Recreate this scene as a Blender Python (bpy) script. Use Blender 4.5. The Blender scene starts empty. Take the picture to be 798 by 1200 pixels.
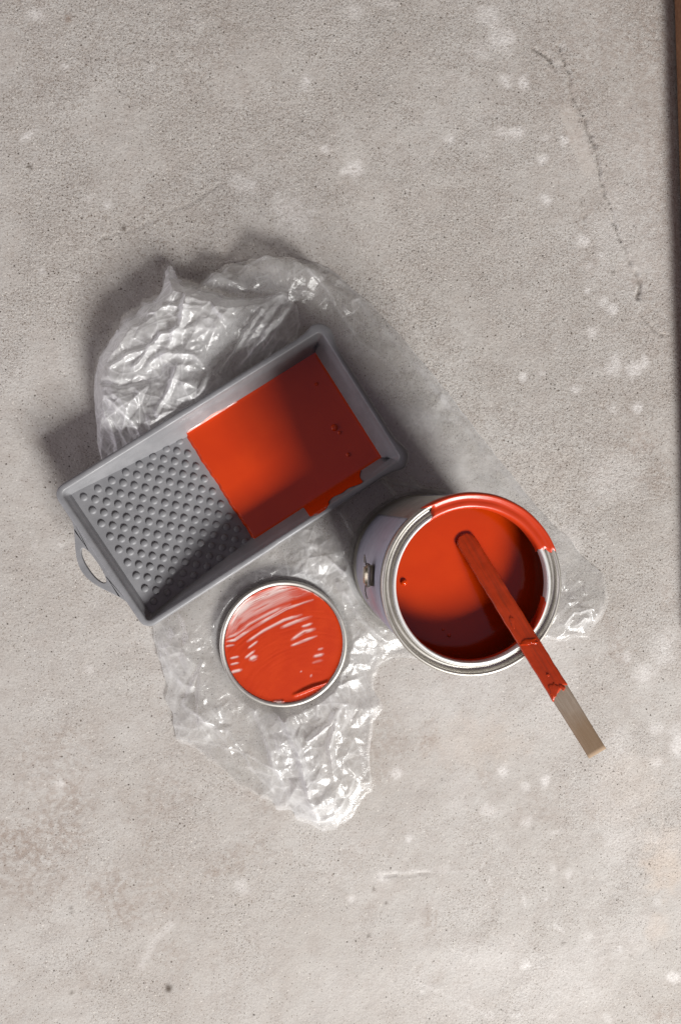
import bpy, bmesh, math, random
import numpy as np
from mathutils import Vector, Matrix
from mathutils.geometry import delaunay_2d_cdt

random.seed(7)
S = bpy.context.scene
C = S.collection
PI = math.pi
R = math.radians

# ---------------------------------------------------------------- camera
CAM_H, FPX, NADIR = 0.85, 830.0, (312.0, 584.0)      # height (m), focal length in photo pixels, point straight below
fwd = Vector(((399 - NADIR[0]) / FPX, (NADIR[1] - 600) / FPX, -1.0)).normalized()
rgt = fwd.cross(Vector((0, 1, 0))).normalized()
upv = rgt.cross(fwd)
cam_d = bpy.data.cameras.new('camera')
cam = bpy.data.objects.new('camera', cam_d); C.objects.link(cam)
cam_d.sensor_fit = 'VERTICAL'; cam_d.sensor_height = 24.0; cam_d.lens = FPX / 1200 * 24.0
cam_d.clip_start = 0.01; cam_d.clip_end = 50
cam.matrix_world = Matrix(((rgt.x, upv.x, -fwd.x, 0), (rgt.y, upv.y, -fwd.y, 0), (rgt.z, upv.z, -fwd.z, CAM_H), (0, 0, 0, 1)))
S.camera = cam

# ---------------------------------------------------------------- light: one window low on the lower right, dim room bounce, an added purple fill overhead
W = bpy.data.worlds.new('World'); S.world = W; W.use_nodes = True
W.node_tree.nodes['Background'].inputs[0].default_value = (1.0, 0.86, 0.72, 1)
W.node_tree.nodes['Background'].inputs[1].default_value = 0.115

def area(name, loc, target, sx, sy, power, col):
    l = bpy.data.lights.new(name, 'AREA'); l.shape = 'RECTANGLE'; l.size = sx; l.size_y = sy
    l.energy = power; l.color = col
    o = bpy.data.objects.new(name, l); C.objects.link(o); o.location = loc
    o.rotation_euler = (Vector(target) - Vector(loc)).to_track_quat('-Z', 'Y').to_euler()
    return o
area('window_light', (2.6, -4.3, 3.4), (0.1, 0.0, 0.05), 1.8, 1.8, 665, (1.0, 0.985, 0.955))
area('room_bounce_left', (-2.3, -0.35, 0.62), (0.0, 0.0, 0.08), 2.4, 0.9, 22, (0.95, 0.90, 1.0))
area('added_purple_fill', (0.5, -0.1, 2.5), (0.5, -0.1, 0.0), 2.0, 2.0, 1.9, (0.62, 0.40, 1.0))  # added lamp overhead, its reflection tints the shaded wet paint purple

S.view_settings.view_transform = 'Standard'
S.view_settings.look = 'None'
S.view_settings.gamma = 1.0
S.view_settings.exposure = 0.0
S.view_settings.use_curve_mapping = False
S.render.engine = 'CYCLES'
S.cycles.max_bounces = 12
S.cycles.diffuse_bounces = 8
S.cycles.transparent_max_bounces = 24
S.cycles.caustics_reflective = False
S.cycles.caustics_refractive = False

# ---------------------------------------------------------------- measuring helpers (photo pixel -> place at height z)
def place(px, py, z=0.0):
    v = fwd * FPX + rgt * (px - 399) + upv * (600 - py)
    t = (z - CAM_H) / v.z
    return Vector((v.x * t, v.y * t, z))
def places(pts, z=0.0): return np.array([place(p[0], p[1], z)[:2] for p in pts])

# ---------------------------------------------------------------- mesh helpers
def link(name, me, mat=None, parent=None, smooth=True):
    o = bpy.data.objects.new(name, me); C.objects.link(o)
    if mat is not None: me.materials.append(mat)
    if parent is not None: o.parent = parent
    if smooth: me.polygons.foreach_set('use_smooth', [True] * len(me.polygons))
    return o
def mesh(name, V, F, mat=None, parent=None, smooth=True):
    me = bpy.data.meshes.new(name)
    me.from_pydata([tuple(map(float, v)) for v in V], [], [tuple(map(int, f)) for f in F]); me.validate(); me.update()
    return link(name, me, mat, parent, smooth)
def bm_obj(name, bm, mat=None, parent=None, smooth=True):
    me = bpy.data.meshes.new(name); bmesh.ops.recalc_face_normals(bm, faces=bm.faces); bm.to_mesh(me); bm.free()
    return link(name, me, mat, parent, smooth)
def thing(name, label, cat, loc=(0, 0, 0), rz=0.0, group=None):
    o = bpy.data.objects.new(name, None); C.objects.link(o); o.location = loc; o.rotation_euler = (0, 0, rz)
    o.empty_display_size = 0.02
    tag(o, label, cat, group); return o
def tag(o, label, cat, group=None):
    o['label'] = label; o['category'] = cat
    if group: o['group'] = group
def lathe(name, prof, n=160, mat=None, parent=None, a0=0.0, a1=2 * PI, cap=False, wob=None):
    """prof: list of (r, z). wob(i, a) -> (dr, dz) lets edges wander."""
    full = abs(a1 - a0 - 2 * PI) < 1e-6
    m = n if full else n + 1
    V, F = [], []
    for i in range(m):
        a = a0 + (a1 - a0) * i / n
        for k, (r, z) in enumerate(prof):
            dr, dz = wob(k, a) if wob else (0, 0)
            V.append(((r + dr) * math.cos(a), (r + dr) * math.sin(a), z + dz))
    K = len(prof)
    for i in range(n):
        j = (i + 1) % m
        for k in range(K - 1):
            F.append((i * K + k, j * K + k, j * K + k + 1, i * K + k + 1))
    if cap and not full:
        F.append(tuple(range(K))); F.append(tuple(reversed([n * K + k for k in range(K)])))
    return mesh(name, V, F, mat, parent)
def tube(name, pts, r, mat, parent, n=8):
    V, F = [], []
    P = [Vector(p) for p in pts]
    for i, p in enumerate(P):
        d = (P[min(i + 1, len(P) - 1)] - P[max(i - 1, 0)]).normalized()
        a = d.cross(Vector((0.31, 0.17, 0.93))).normalized(); b = d.cross(a)
        for k in range(n):
            t = 2 * PI * k / n; V.append(p + a * r * math.cos(t) + b * r * math.sin(t))
    for i in range(len(P) - 1):
        for k in range(n):
            F.append((i * n + k, i * n + (k + 1) % n, (i + 1) * n + (k + 1) % n, (i + 1) * n + k))
    F.append(tuple(range(n))[::-1]); F.append(tuple((len(P) - 1) * n + k for k in range(n)))
    return mesh(name, V, F, mat, parent)
def float_attr(o, name, arr):
    a = o.data.attributes.new(name, 'FLOAT', 'POINT'); a.data.foreach_set('value', np.asarray(arr, dtype=np.float32))

# ---------------------------------------------------------------- numpy noise
def vnoise(x, y, lam, seed):
    rs = np.random.RandomState(seed); T = rs.rand(256, 256)
    u, v = x / lam + 1000.37, y / lam + 1000.71
    i, j = np.floor(u).astype(int), np.floor(v).astype(int); f, g = u - i, v - j
    f = f * f * (3 - 2 * f); g = g * g * (3 - 2 * g)
    q = lambda a, b: T[a % 256, b % 256]
    return (q(i, j) * (1 - f) + q(i + 1, j) * f) * (1 - g) + (q(i, j + 1) * (1 - f) + q(i + 1, j + 1) * f) * g
def fbm(x, y, lam, seed, octs=4):
    s, a, t = 0, 1.0, 0
    for k in range(octs):
        s = s + a * vnoise(x, y, lam / 2 ** k, seed + 17 * k); t += a; a *= 0.55
    return s / t
def sstep(a, b, x):
    t = np.clip((x - a) / (b - a), 0, 1); return t * t * (3 - 2 * t)
def seg_dist(x, y, P, closed=False):
    """distance to a polyline and the fraction along it"""
    d = np.full(x.shape, 1e9); tt = np.zeros(x.shape)
    n = len(P); L = n if closed else n - 1
    for i in range(L):
        a, b = P[i], P[(i + 1) % n]; ab = b - a; l2 = max(ab @ ab, 1e-14)
        t = np.clip(((x - a[0]) * ab[0] + (y - a[1]) * ab[1]) / l2, 0, 1)
        dd = np.hypot(x - a[0] - t * ab[0], y - a[1] - t * ab[1])
        m = dd < d; d = np.where(m, dd, d); tt = np.where(m, (i + t) / L, tt)
    return d, tt
def inside(x, y, P):
    r = np.zeros(x.shape, bool); n = len(P)
    for i in range(n):
        (x1, y1), (x2, y2) = P[i], P[(i + 1) % n]
        if y1 == y2: continue
        c = ((y1 > y) != (y2 > y)) & (x < (x2 - x1) * (y - y1) / (y2 - y1) + x1)
        r ^= c
    return r
def smooth_outline(P, sub=6, jitter=0.0, seed=1):
    """closed Catmull-Rom through the outline, with a little irregularity"""
    P = np.asarray(P); n = len(P); out = []; rs = np.random.RandomState(seed)
    for i in range(n):
        p0, p1, p2, p3 = P[i - 1], P[i], P[(i + 1) % n], P[(i + 2) % n]
        for k in range(sub):
            t = k / sub
            q = 0.5 * (2 * p1 + (p2 - p0) * t + (2 * p0 - 5 * p1 + 4 * p2 - p3) * t * t + (3 * p1 - p0 - 3 * p2 + p3) * t ** 3)
            out.append(q + rs.randn(2) * jitter)
    return np.array(out)
def blur(Z, n=1):
    for _ in range(n):
        P = np.pad(Z, 1, mode='edge')
        Z = (P[:-2, 1:-1] + 2 * P[1:-1, 1:-1] + P[2:, 1:-1]) / 4
        P = np.pad(Z, 1, mode='edge')
        Z = (P[1:-1, :-2] + 2 * P[1:-1, 1:-1] + P[1:-1, 2:]) / 4
    return Z
def facets(x0, y0, h, nx, ny, lam, seed, ang=0.0, stretch=1.0, crease=None):
    """crumpled-sheet relief: flat facets between random points, sharp creases where they meet"""
    rs = np.random.RandomState(seed)
    wx, wy = nx * h, ny * h; ca, sa = math.cos(ang), math.sin(ang)
    rad = 0.5 * math.hypot(wx, wy) + 2 * lam * stretch
    nu, nv = int(2 * rad / (lam * stretch)) + 1, int(2 * rad / lam) + 1
    U, Vv = np.meshgrid(np.arange(nu), np.arange(nv), indexing='ij')
    U = (U + rs.rand(nu, nv) * 0.95).ravel() * lam - rad / stretch
    Vv = (Vv + rs.rand(nu, nv) * 0.95).ravel() * lam - rad
    X = ca * U * stretch - sa * Vv; Y = sa * U * stretch + ca * Vv
    keep = (np.abs(X) < wx / 2 + 1.6 * lam * stretch) & (np.abs(Y) < wy / 2 + 1.6 * lam * stretch)
    U, Vv, X, Y = U[keep], Vv[keep], X[keep] + x0 + wx / 2, Y[keep] + y0 + wy / 2
    H = rs.rand(len(X)) * 2 - 1
    tri = delaunay_2d_cdt([Vector((a, b)) for a, b in zip(U, Vv)], [], [], 0, 1e-7)[2]
    Z = np.zeros((nx, ny)); CR = np.zeros((nx, ny))
    hsh = lambda i, j: ((min(i, j) * 73856093 ^ max(i, j) * 19349663) % 1000) / 1000.0
    for t in tri:
        a, b, c = t
        i0 = max(int((min(X[a], X[b], X[c]) - x0) / h), 0); i1 = min(int((max(X[a], X[b], X[c]) - x0) / h) + 2, nx)
        j0 = max(int((min(Y[a], Y[b], Y[c]) - y0) / h), 0); j1 = min(int((max(Y[a], Y[b], Y[c]) - y0) / h) + 2, ny)
        if i1 <= i0 or j1 <= j0: continue
        den = (Y[b] - Y[c]) * (X[a] - X[c]) + (X[c] - X[b]) * (Y[a] - Y[c])
        if abs(den) < 1e-14: continue
        gx = (x0 + h * np.arange(i0, i1))[:, None]; gy = (y0 + h * np.arange(j0, j1))[None, :]
        l1 = ((Y[b] - Y[c]) * (gx - X[c]) + (X[c] - X[b]) * (gy - Y[c])) / den
        l2 = ((Y[c] - Y[a]) * (gx - X[c]) + (X[a] - X[c]) * (gy - Y[c])) / den
        l3 = 1 - l1 - l2
        m = (l1 >= -1e-6) & (l2 >= -1e-6) & (l3 >= -1e-6)
        Z[i0:i1, j0:j1] = np.where(m, l1 * H[a] + l2 * H[b] + l3 * H[c], Z[i0:i1, j0:j1])
        if crease:      # how near each point lies to a crease, each crease with its own sharpness
            ar = abs(den); cc = 0
            for l, i, j in ((l1, b, c), (l2, a, c), (l3, a, b)):
                k = hsh(i, j)
                if k > 0.45: cc = np.maximum(cc, (k - 0.3) / 0.7 * np.exp(-(l * ar / math.hypot(X[i] - X[j], Y[i] - Y[j]) / crease) ** 2))
            if not np.isscalar(cc): CR[i0:i1, j0:j1] = np.where(m, cc, CR[i0:i1, j0:j1])
    return (Z, CR) if crease else Z

# ---------------------------------------------------------------- material helpers
def mat(name):
    m = bpy.data.materials.new(name); m.use_nodes = True; m.node_tree.nodes.clear()
    return m, m.node_tree
class N:
    """tiny node builder"""
    def __init__(s, nt): s.nt = nt
    def add(s, typ, **kw):
        n = s.nt.nodes.new(typ)
        for k, v in kw.items():
            if k == 'ins':
                for i, val in v.items():
                    if isinstance(val, bpy.types.NodeSocket): s.nt.links.new(val, n.inputs[i])
                    else: n.inputs[i].default_value = val
            else: setattr(n, k, v)
        return n
    def math(s, op, a, b=0.0, clamp=False): return s.add('ShaderNodeMath', operation=op, use_clamp=clamp, ins={0: a, 1: b}).outputs[0]
    def mix(s, f, a, b):
        n = s.add('ShaderNodeMix', data_type='RGBA'); 
        for i, v in ((0, f), (6, a), (7, b)):
            if isinstance(v, bpy.types.NodeSocket): s.nt.links.new(v, n.inputs[i])
            else: n.inputs[i].default_value = v if i == 0 else (*v, 1)
        return n.outputs[2]
    def coord(s): return s.add('ShaderNodeTexCoord').outputs['Object']
    def noise(s, vec, scale, detail=3.0, rough=0.5, dist=0.0):
        return s.add('ShaderNodeTexNoise', ins={'Vector': vec, 'Scale': scale, 'Detail': detail, 'Roughness': rough, 'Distortion': dist}).outputs[0]
    def ramp(s, f, a, b, lo=0.0, hi=1.0):
        return s.add('ShaderNodeMapRange', interpolation_type='SMOOTHSTEP', ins={0: f, 1: a, 2: b, 3: lo, 4: hi}).outputs[0]
    def attr(s, n): return s.add('ShaderNodeAttribute', attribute_name=n).outputs['Fac']
    def bump(s, h, dist, strength=1.0, nrm=None):
        n = s.add('ShaderNodeBump', ins={'Strength': strength, 'Distance': dist, 'Height': h})
        if nrm is not None: s.nt.links.new(nrm, n.inputs['Normal'])
        return n.outputs[0]
    def bsdf(s, **kw):
        n = s.add('ShaderNodeBsdfPrincipled')
        for k, v in kw.items():
            k = k.replace('_', ' ')
            if isinstance(v, bpy.types.NodeSocket): s.nt.links.new(v, n.inputs[k])
            else: n.inputs[k].default_value = (*v, 1) if isinstance(v, tuple) and len(v) == 3 else v
        return n.outputs[0]
    def out(s, sh): s.nt.links.new(sh, s.add('ShaderNodeOutputMaterial').inputs[0])

# concrete floor
def make_concrete():
    m, nt = mat('concrete'); n = N(nt); co = n.coord()
    big = n.noise(co, 5.0, 4, 0.6); mid = n.noise(co, 34.0, 5, 0.65); fine = n.noise(co, 420.0, 3, 0.6); grain = n.noise(co, 1100.0, 2, 0.6)
    chalk, stain_shade, gran, warm, grime = (n.attr(k) for k in ('chalk', 'stain_shade', 'granular', 'warm', 'grime'))
    base = n.mix(n.ramp(big, 0.35, 0.65), (0.440, 0.414, 0.388), (0.490, 0.468, 0.445))
    base = n.mix(n.math('MULTIPLY', n.ramp(mid, 0.40, 0.68), 0.36), base, (0.36, 0.315, 0.285))
    base = n.mix(warm, base, (0.60, 0.475, 0.375))
    # sandy mottling of single grains
    base = n.mix(n.math('MULTIPLY', n.ramp(fine, 0.46, 0.72), n.math('MULTIPLY_ADD', gran, 0.60)), base, (0.27, 0.235, 0.21))
    base = n.mix(n.math('MULTIPLY', n.ramp(grain, 0.52, 0.74), 0.30), base, (0.68, 0.63, 0.59))
    # dark aggregate specks: some cells of a fine cellular pattern
    def specks(scale, size, share, colr, b, k):
        v = n.add('ShaderNodeTexVoronoi', ins={'Vector': co, 'Scale': scale})
        dot = n.ramp(v.outputs['Distance'], size, size * 0.55)
        sep = n.add('ShaderNodeSeparateColor', ins={0: v.outputs['Color']})
        pick = n.math('LESS_THAN', sep.outputs[0], n.math('MULTIPLY', n.math('ADD', gran, 0.03), share))
        return n.mix(n.math('MULTIPLY', n.math('MULTIPLY', dot, pick), k), b, colr)
    base = specks(330.0, 0.32, 0.26, (0.12, 0.10, 0.085), base, 0.8)
    base = specks(185.0, 0.25, 0.10, (0.07, 0.055, 0.045), base, 0.9)
    base = specks(500.0, 0.40, 0.36, (0.17, 0.125, 0.09), base, 0.7)
    base = specks(280.0, 0.27, 0.22, (0.72, 0.68, 0.63), base, 0.7)
    st = n.math('MULTIPLY', stain_shade, n.ramp(n.noise(co, 140.0, 5, 0.7), 0.38, 0.62))
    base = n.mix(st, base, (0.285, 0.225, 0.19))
    ch = n.math('MULTIPLY', chalk, n.ramp(n.noise(co, 330.0, 4, 0.65), 0.28, 0.64, 0.15, 0.95))
    base = n.mix(ch, base, (0.76, 0.735, 0.72))
    base = n.mix(grime, base, (0.10, 0.08, 0.065))
    b1 = n.bump(n.noise(co, 360.0, 4, 0.7), 0.0013, n.math('MULTIPLY_ADD', gran, 0.60))
    b2 = n.bump(n.noise(co, 110.0, 5, 0.65), 0.0019, 0.36, b1)
    n.out(n.bsdf(Base_Color=base, Roughness=0.82, Specular_IOR_Level=0.25, Normal=b2))
    for nd in nt.nodes:      # MULTIPLY_ADD third input: a floor for the granular weight
        if nd.type == 'MATH' and nd.operation == 'MULTIPLY_ADD': nd.inputs[2].default_value = 0.25
    return m
def make_paint(name, col=(0.54, 0.041, 0.002), rough=0.13, bumpk=0.25, spec=0.5, streak=0.0):
    m, nt = mat(name); n = N(nt); co = n.coord()
    c = n.mix(n.ramp(n.noise(co, 26.0, 3), 0.3, 0.7), col, (col[0] * 0.93, col[1] * 0.86, col[2] * 0.9))
    if streak:      # dragged brush marks along the stick, thin paint letting the brown wood through
        mp = n.add('ShaderNodeMapping', ins={'Vector': co, 'Scale': (0.07, 1, 1)})
        c = n.mix(n.math('MULTIPLY', n.ramp(n.noise(mp.outputs[0], 330.0, 4, 0.6, 0.3), 0.42, 0.72), streak), c, (0.20, 0.030, 0.010))
    b = n.bump(n.noise(co, 70.0, 2, 0.4), 0.0012, bumpk)
    b = n.bump(n.noise(co, 900.0, 2, 0.5), 0.00012, 0.3, b)
    n.out(n.bsdf(Base_Color=c, Roughness=rough, Specular_IOR_Level=spec, Normal=b))
    return m
def make_plastic():
    m, nt = mat('grey_plastic'); n = N(nt); co = n.coord()
    c = n.mix(n.ramp(n.noise(co, 40.0, 5, 0.65), 0.35, 0.7), (0.200, 0.201, 0.212), (0.245, 0.245, 0.257))
    scr = n.add('ShaderNodeMapping', ins={'Vector': co, 'Scale': (1.0, 14.0, 1.0)})
    c = n.mix(n.math('MULTIPLY', n.ramp(n.noise(scr.outputs[0], 60.0, 4, 0.7), 0.58, 0.74), 0.35), c, (0.36, 0.35, 0.35))
    b = n.bump(n.noise(co, 1200.0, 2, 0.5), 0.00025, 0.5)
    n.out(n.bsdf(Base_Color=c, Roughness=n.ramp(n.noise(co, 90.0, 4, 0.6), 0.3, 0.7, 0.36, 0.52), Specular_IOR_Level=0.5, Normal=b))
    return m
def make_metal(name, col, rough, scratch=0.3, metallic=1.0):
    m, nt = mat(name); n = N(nt); co = n.coord()
    mp = n.add('ShaderNodeMapping', ins={'Vector': co, 'Scale': (1.0, 1.0, 0.04)})
    s = n.noise(mp.outputs[0], 700.0, 3, 0.6)
    dull = n.noise(co, 45.0, 5, 0.65)
    c = n.mix(n.ramp(dull, 0.4, 0.7), col, tuple(v * 0.82 for v in col))
    r = n.math('ADD', n.math('MULTIPLY', n.ramp(dull, 0.3, 0.7), 0.14), rough)
    b = n.bump(s, 0.00006, scratch)
    n.out(n.bsdf(Base_Color=c, Metallic=metallic, Roughness=r, Normal=b))
    return m
def make_film(name, milk, gloss_rough=0.21, face_k=0.5, fres=1.0):
    m, nt = mat(name); n = N(nt); co = n.coord()
    w = n.noise(co, 55.0, 4, 0.6, 0.6)
    wr = n.add('ShaderNodeMapping', ins={'Vector': co, 'Rotation': (0, 0, 0.7), 'Scale': (1, 3.2, 1)})
    fine = n.noise(wr.outputs[0], 150.0, 4, 0.65, 1.0)
    b = n.bump(fine, 0.0016, 0.22)
    lw = n.add('ShaderNodeLayerWeight', ins={'Blend': 0.5, 'Normal': b})
    face = n.math('POWER', lw.outputs['Facing'], 1.7)
    dens = n.attr('film_weight')
    f = n.math('ADD', n.math('MULTIPLY', n.ramp(w, 0.25, 0.75, 0.75, 1.25), n.math('MULTIPLY', dens, milk)), n.math('MULTIPLY', face, face_k), True)
    tr = n.add('ShaderNodeBsdfTransparent', ins={0: (0.99, 0.99, 0.985, 1)}).outputs[0]
    df = n.add('ShaderNodeBsdfDiffuse', ins={0: (0.93, 0.93, 0.94, 1), 'Normal': b}).outputs[0]
    tl = n.add('ShaderNodeBsdfTranslucent', ins={0: (0.93, 0.93, 0.94, 1), 'Normal': b}).outputs[0]
    body = n.add('ShaderNodeMixShader', ins={0: 0.42, 1: df, 2: tl}).outputs[0]
    base = n.add('ShaderNodeMixShader', ins={0: f, 1: tr, 2: body}).outputs[0]
    fr = n.math('ADD', n.math('MULTIPLY', n.math('POWER', lw.outputs['Facing'], 4.0), 0.42), 0.036)
    fr = n.math('MULTIPLY', fr, fres, True)
    gl = n.add('ShaderNodeBsdfGlossy', ins={'Color': (1, 1, 1, 1), 'Roughness': gloss_rough, 'Normal': b}).outputs[0]
    n.out(n.add('ShaderNodeMixShader', ins={0: fr, 1: base, 2: gl}).outputs[0])
    return m
def make_wood(name, ca, cb, rough=0.7, scale=1.0, axis='X', tip=None):
    m, nt = mat(name); n = N(nt); co = n.coord()
    sc = (0.06, 1, 1) if axis == 'X' else (1, 0.06, 1)
    mp = n.add('ShaderNodeMapping', ins={'Vector': co, 'Scale': sc})
    g = n.noise(mp.outputs[0], 420.0 * scale, 5, 0.65, 0.4); d = n.noise(co, 60.0 * scale, 4, 0.6)
    c = n.mix(n.ramp(g, 0.3, 0.7), ca, cb)
    c = n.mix(n.math('MULTIPLY', n.ramp(d, 0.5, 0.75), 0.45), c, tuple(v * 1.25 for v in ca))
    if tip:      # handled end, stained brown
        x = n.add('ShaderNodeSeparateXYZ', ins={0: co}).outputs[0]
        x = n.math('ADD', x, n.math('MULTIPLY', n.noise(co, 90.0, 3), 0.02))
        c = n.mix(n.math('MULTIPLY', n.ramp(x, tip - 0.01, tip + 0.025), 0.65), c, (0.30, 0.185, 0.095))
    n.out(n.bsdf(Base_Color=c, Roughness=rough, Specular_IOR_Level=0.3, Normal=n.bump(g, 0.0004, 0.5)))
    return m

M_floor = make_concrete()
M_paint = make_paint('wet_red_paint', rough=0.10, bumpk=0.10)
M_coat = make_paint('red_paint_coat', col=(0.52, 0.045, 0.006), rough=0.32, bumpk=0.4, streak=0.5)
M_rimcoat = make_paint('rim_red_paint', col=(0.53, 0.040, 0.007), rough=0.32, bumpk=0.12)
M_wet_glint = make_paint('painted_wet_glint', col=(0.62, 0.36, 0.31), rough=0.2, bumpk=0.3)  # pale pink puts the wet edge's highlight into the colour
M_plastic = make_plastic()
M_tin = make_metal('tinplate', (0.60, 0.58, 0.54), 0.42)
M_tin_bright = make_metal('bright_tinplate', (0.57, 0.545, 0.50), 0.42, 0.1)
M_lip = make_metal('whitened_lip', (0.80, 0.80, 0.79), 0.42, 0.05, 0.35)  # near-white colour stands in for the lip's bright reflection
M_label = make_metal('satin_label', (0.40, 0.40, 0.48), 0.42, 0.1, 0.35)
M_lug = make_metal('brass_tinted_lug', (0.50, 0.45, 0.34), 0.30, 0.2)
M_wire = make_metal('wire', (0.30, 0.28, 0.27), 0.4, 0.1)
M_film = make_film('clear_film', 0.20)
M_film_flap = make_film('clear_film_folded', 0.26)
M_film_under = make_film('clear_film_underside', 0.05, 0.15, 0.12, 0.5)
M_wood = make_wood('bare_stick_wood', (0.43, 0.355, 0.285), (0.34, 0.265, 0.20), tip=0.196)
M_board = make_wood('dark_board_wood', (0.30, 0.155, 0.085), (0.20, 0.095, 0.05), 0.6, 0.5, 'Y')

# ================================================================= FLOOR
def gauss_at(X, Y, px, py, rx, ry):
    p = place(px, py); return np.exp(-((X - p.x) / (rx * 0.00102)) ** 2 - ((Y - p.y) / (ry * 0.00102)) ** 2)
def build_floor():
    def axis(a, b, h, far):
        inner = np.arange(a, b + h / 2, h)
        out, d = [], h
        x = 0
        while x < far:
            d *= 1.5; x += d; out.append(x)
        out = np.array(out)
        return np.concatenate([(a - out)[::-1], inner, b + out])
    xs = axis(-0.40, 0.62, 0.0022, 6.0); ys = axis(-0.68, 0.68, 0.0022, 6.0)
    X, Y = np.meshgrid(xs, ys, indexing='ij')
    z = (fbm(X, Y, 0.25, 3, 3) - 0.5) * 0.004 + (fbm(X, Y, 0.03, 9, 4) - 0.5) * 0.0012
    z -= z.max()                                            # everything above stands on z = 0
    chalk = np.zeros_like(X); stain_shade = np.zeros_like(X); grime = np.zeros_like(X); warm = np.zeros_like(X)
    edge = fbm(X, Y, 0.010, 21, 3)
    def spot(lst, px, py, rx, k, ry=None, ang=0.0):
        p = place(px, py); r1 = rx * 0.00102; r2 = (ry or rx) * 0.00102
        a = R(-ang); dx, dy = X - p.x, Y - p.y
        u = (dx * math.cos(a) + dy * math.sin(a)) / r1; v = (-dx * math.sin(a) + dy * math.cos(a)) / r2
        d = np.hypot(u, v) + (edge - 0.5) * 1.1
        np.maximum(lst, k * sstep(1.35, 0.15, d), out=lst)
    for a in [(575, 18, 17, .55), (588, 48, 19, .75), (565, 60, 14, .4), (612, 96, 9, .85), (593, 92, 11, .6), (606, 155, 9, .8), (588, 155, 9, .45), (528, 163, 7, .75),
              (413, 198, 13, .8), (404, 200, 8, .7), (637, 187, 8, .85), (661, 163, 7, .9), (641, 160, 7, .5), (641, 232, 8, .75), (684, 282, 8, .8), (705, 297, 7, .7), (690, 312, 6, .6),
              (690, 340, 5, .6), (708, 352, 7, .7), (718, 362, 8, .75), (695, 388, 8, .75), (720, 428, 14, .65), (742, 432, 14, .75), (755, 425, 9, .7), (613, 442, 6, .9), (635, 437, 5, .6),
              (675, 457, 8, .75), (747, 477, 8, .75), (720, 480, 7, .35), (359, 95, 5, .8), (103, 233, 5, .6), (126, 239, 6, .7), (380, 174, 6, .8), (358, 96, 9, .35, 12), (35, 156, 13, .7, 5, -32),
              (40, 15, 12, .6, 8), (228, 28, 8, .35), (75, 76, 4, .7), (176, 80, 5, .5), (345, 252, 27, .45, 18, 25), (285, 215, 22, .4, 12, 30), (452, 3, 14, .4, 5), (415, 10, 12, .4),
              (590, 906, 9, .75), (640, 916, 8, .85), (617, 922, 7, .5), (466, 908, 10, .7, 8), (575, 952, 16, .45, 9), (480, 985, 6, .85), (668, 1027, 8, .6), (649, 1018, 6, .5), (617, 1134, 10, .95), (633, 1134, 5, .5),
              (690, 1100, 9, .45), (706, 1078, 5, .3), (726, 1113, 5, .7), (655, 1165, 8, .5), (618, 965, 9, .5), (715, 990, 8, .4), (448, 1030, 8, .5), (790, 1148, 13, .8, 8, 20), (575, 1193, 9, .6), (605, 1191, 10, .8, 4),
              (648, 1192, 7, .5), (713, 1195, 9, .5), (770, 1058, 7, .5), (284, 1040, 10, .45), (795, 870, 14, .7, 20), (770, 855, 10, .5), (770, 895, 8, .5), (755, 790, 16, .55), (780, 760, 18, .5, 24), (735, 770, 10, .45), (70, 920, 6, .6),
              (105, 785, 7, .35), (40, 640, 5, .35), (70, 640, 5, .4), (48, 318, 5, .6), (90, 325, 5, .4), (50, 505, 6, .45), (20, 435, 5, .4), (640, 1055, 4, .5), (412, 1055, 5, .6), (496, 1165, 6, .45), (520, 1020, 8, .3), (770, 985, 10, .4)]:
        spot(chalk, *a)
    # chalky scratches
    for pts, w, k in [([(445, 1025), (475, 1024), (505, 1022)], 2.2, .75), ([(505, 1025), (560, 1022)], 1.6, .4), ([(565, 1018), (569, 1008)], 2, .7), ([(612, 1045), (616, 1062)], 2.5, .7), ([(650, 1087), (662, 1093)], 2.5, .85),
                      ([(485, 1152), (515, 1163), (545, 1178), (570, 1192)], 2.2, .75), ([(627, 1145), (631, 1165)], 2, .5), ([(165, 1135), (180, 1105), (200, 1085)], 5, .4), ([(574, 1030), (577, 1045)], 2, .5),
                      ([(540, 90), (560, 96)], 2, .3), ([(646, 978), (655, 976)], 2.5, .5)]:
        P = places(pts); d, t = seg_dist(X, Y, P)
        chalk = np.maximum(chalk, 0.65 * k * sstep(w * 0.0013, w * 0.0003, d + (edge - 0.5) * 0.003))
    # brownish worn stains
    for a in [(20, 990, 52, .85, 34), (60, 972, 46, .7), (85, 938, 34, .65), (40, 1010, 60, .5), (190, 930, 40, .45), (60, 900, 60, .4), (180, 1040, 50, .4), (330, 935, 50, .45, 24), (410, 1010, 30, .3), (25, 1040, 36, .55, 22), (125, 1045, 34, .65, 24), (150, 1070, 24, .6), (270, 1010, 28, .45, 20), (255, 1022, 14, .6), (300, 995, 24, .4), (165, 950, 30, .35), (175, 985, 14, .5),
              (205, 1120, 24, .4), (110, 1150, 30, .35, 16), (90, 870, 40, .3), (30, 900, 50, .25), (505, 1080, 15, .55, 20), (510, 1150, 10, .5), (430, 1070, 16, .25), (500, 865, 16, .6, 22), (470, 880, 24, .35), (570, 910, 16, .35), (640, 945, 50, .30, 30), (700, 940, 30, .22),
              (745, 520, 34, .50, 26), (770, 560, 30, .5), (710, 560, 22, .35), (650, 380, 12, .35, 22), (640, 372, 10, .4), (690, 310, 26, .4), (745, 330, 18, .55, 14), (760, 350, 12, .6), (660, 85, 30, .5, 24), (650, 110, 20, .45), (690, 250, 24, .35), (730, 760, 26, .45), (710, 725, 20, .4), (785, 700, 24, .35),
              (80, 20, 5, .9), (225, 28, 5, .6), (50, 80, 60, .18), (260, 60, 70, .18), (20, 20, 40, .25), (780, 1190, 20, .4)]:
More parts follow.
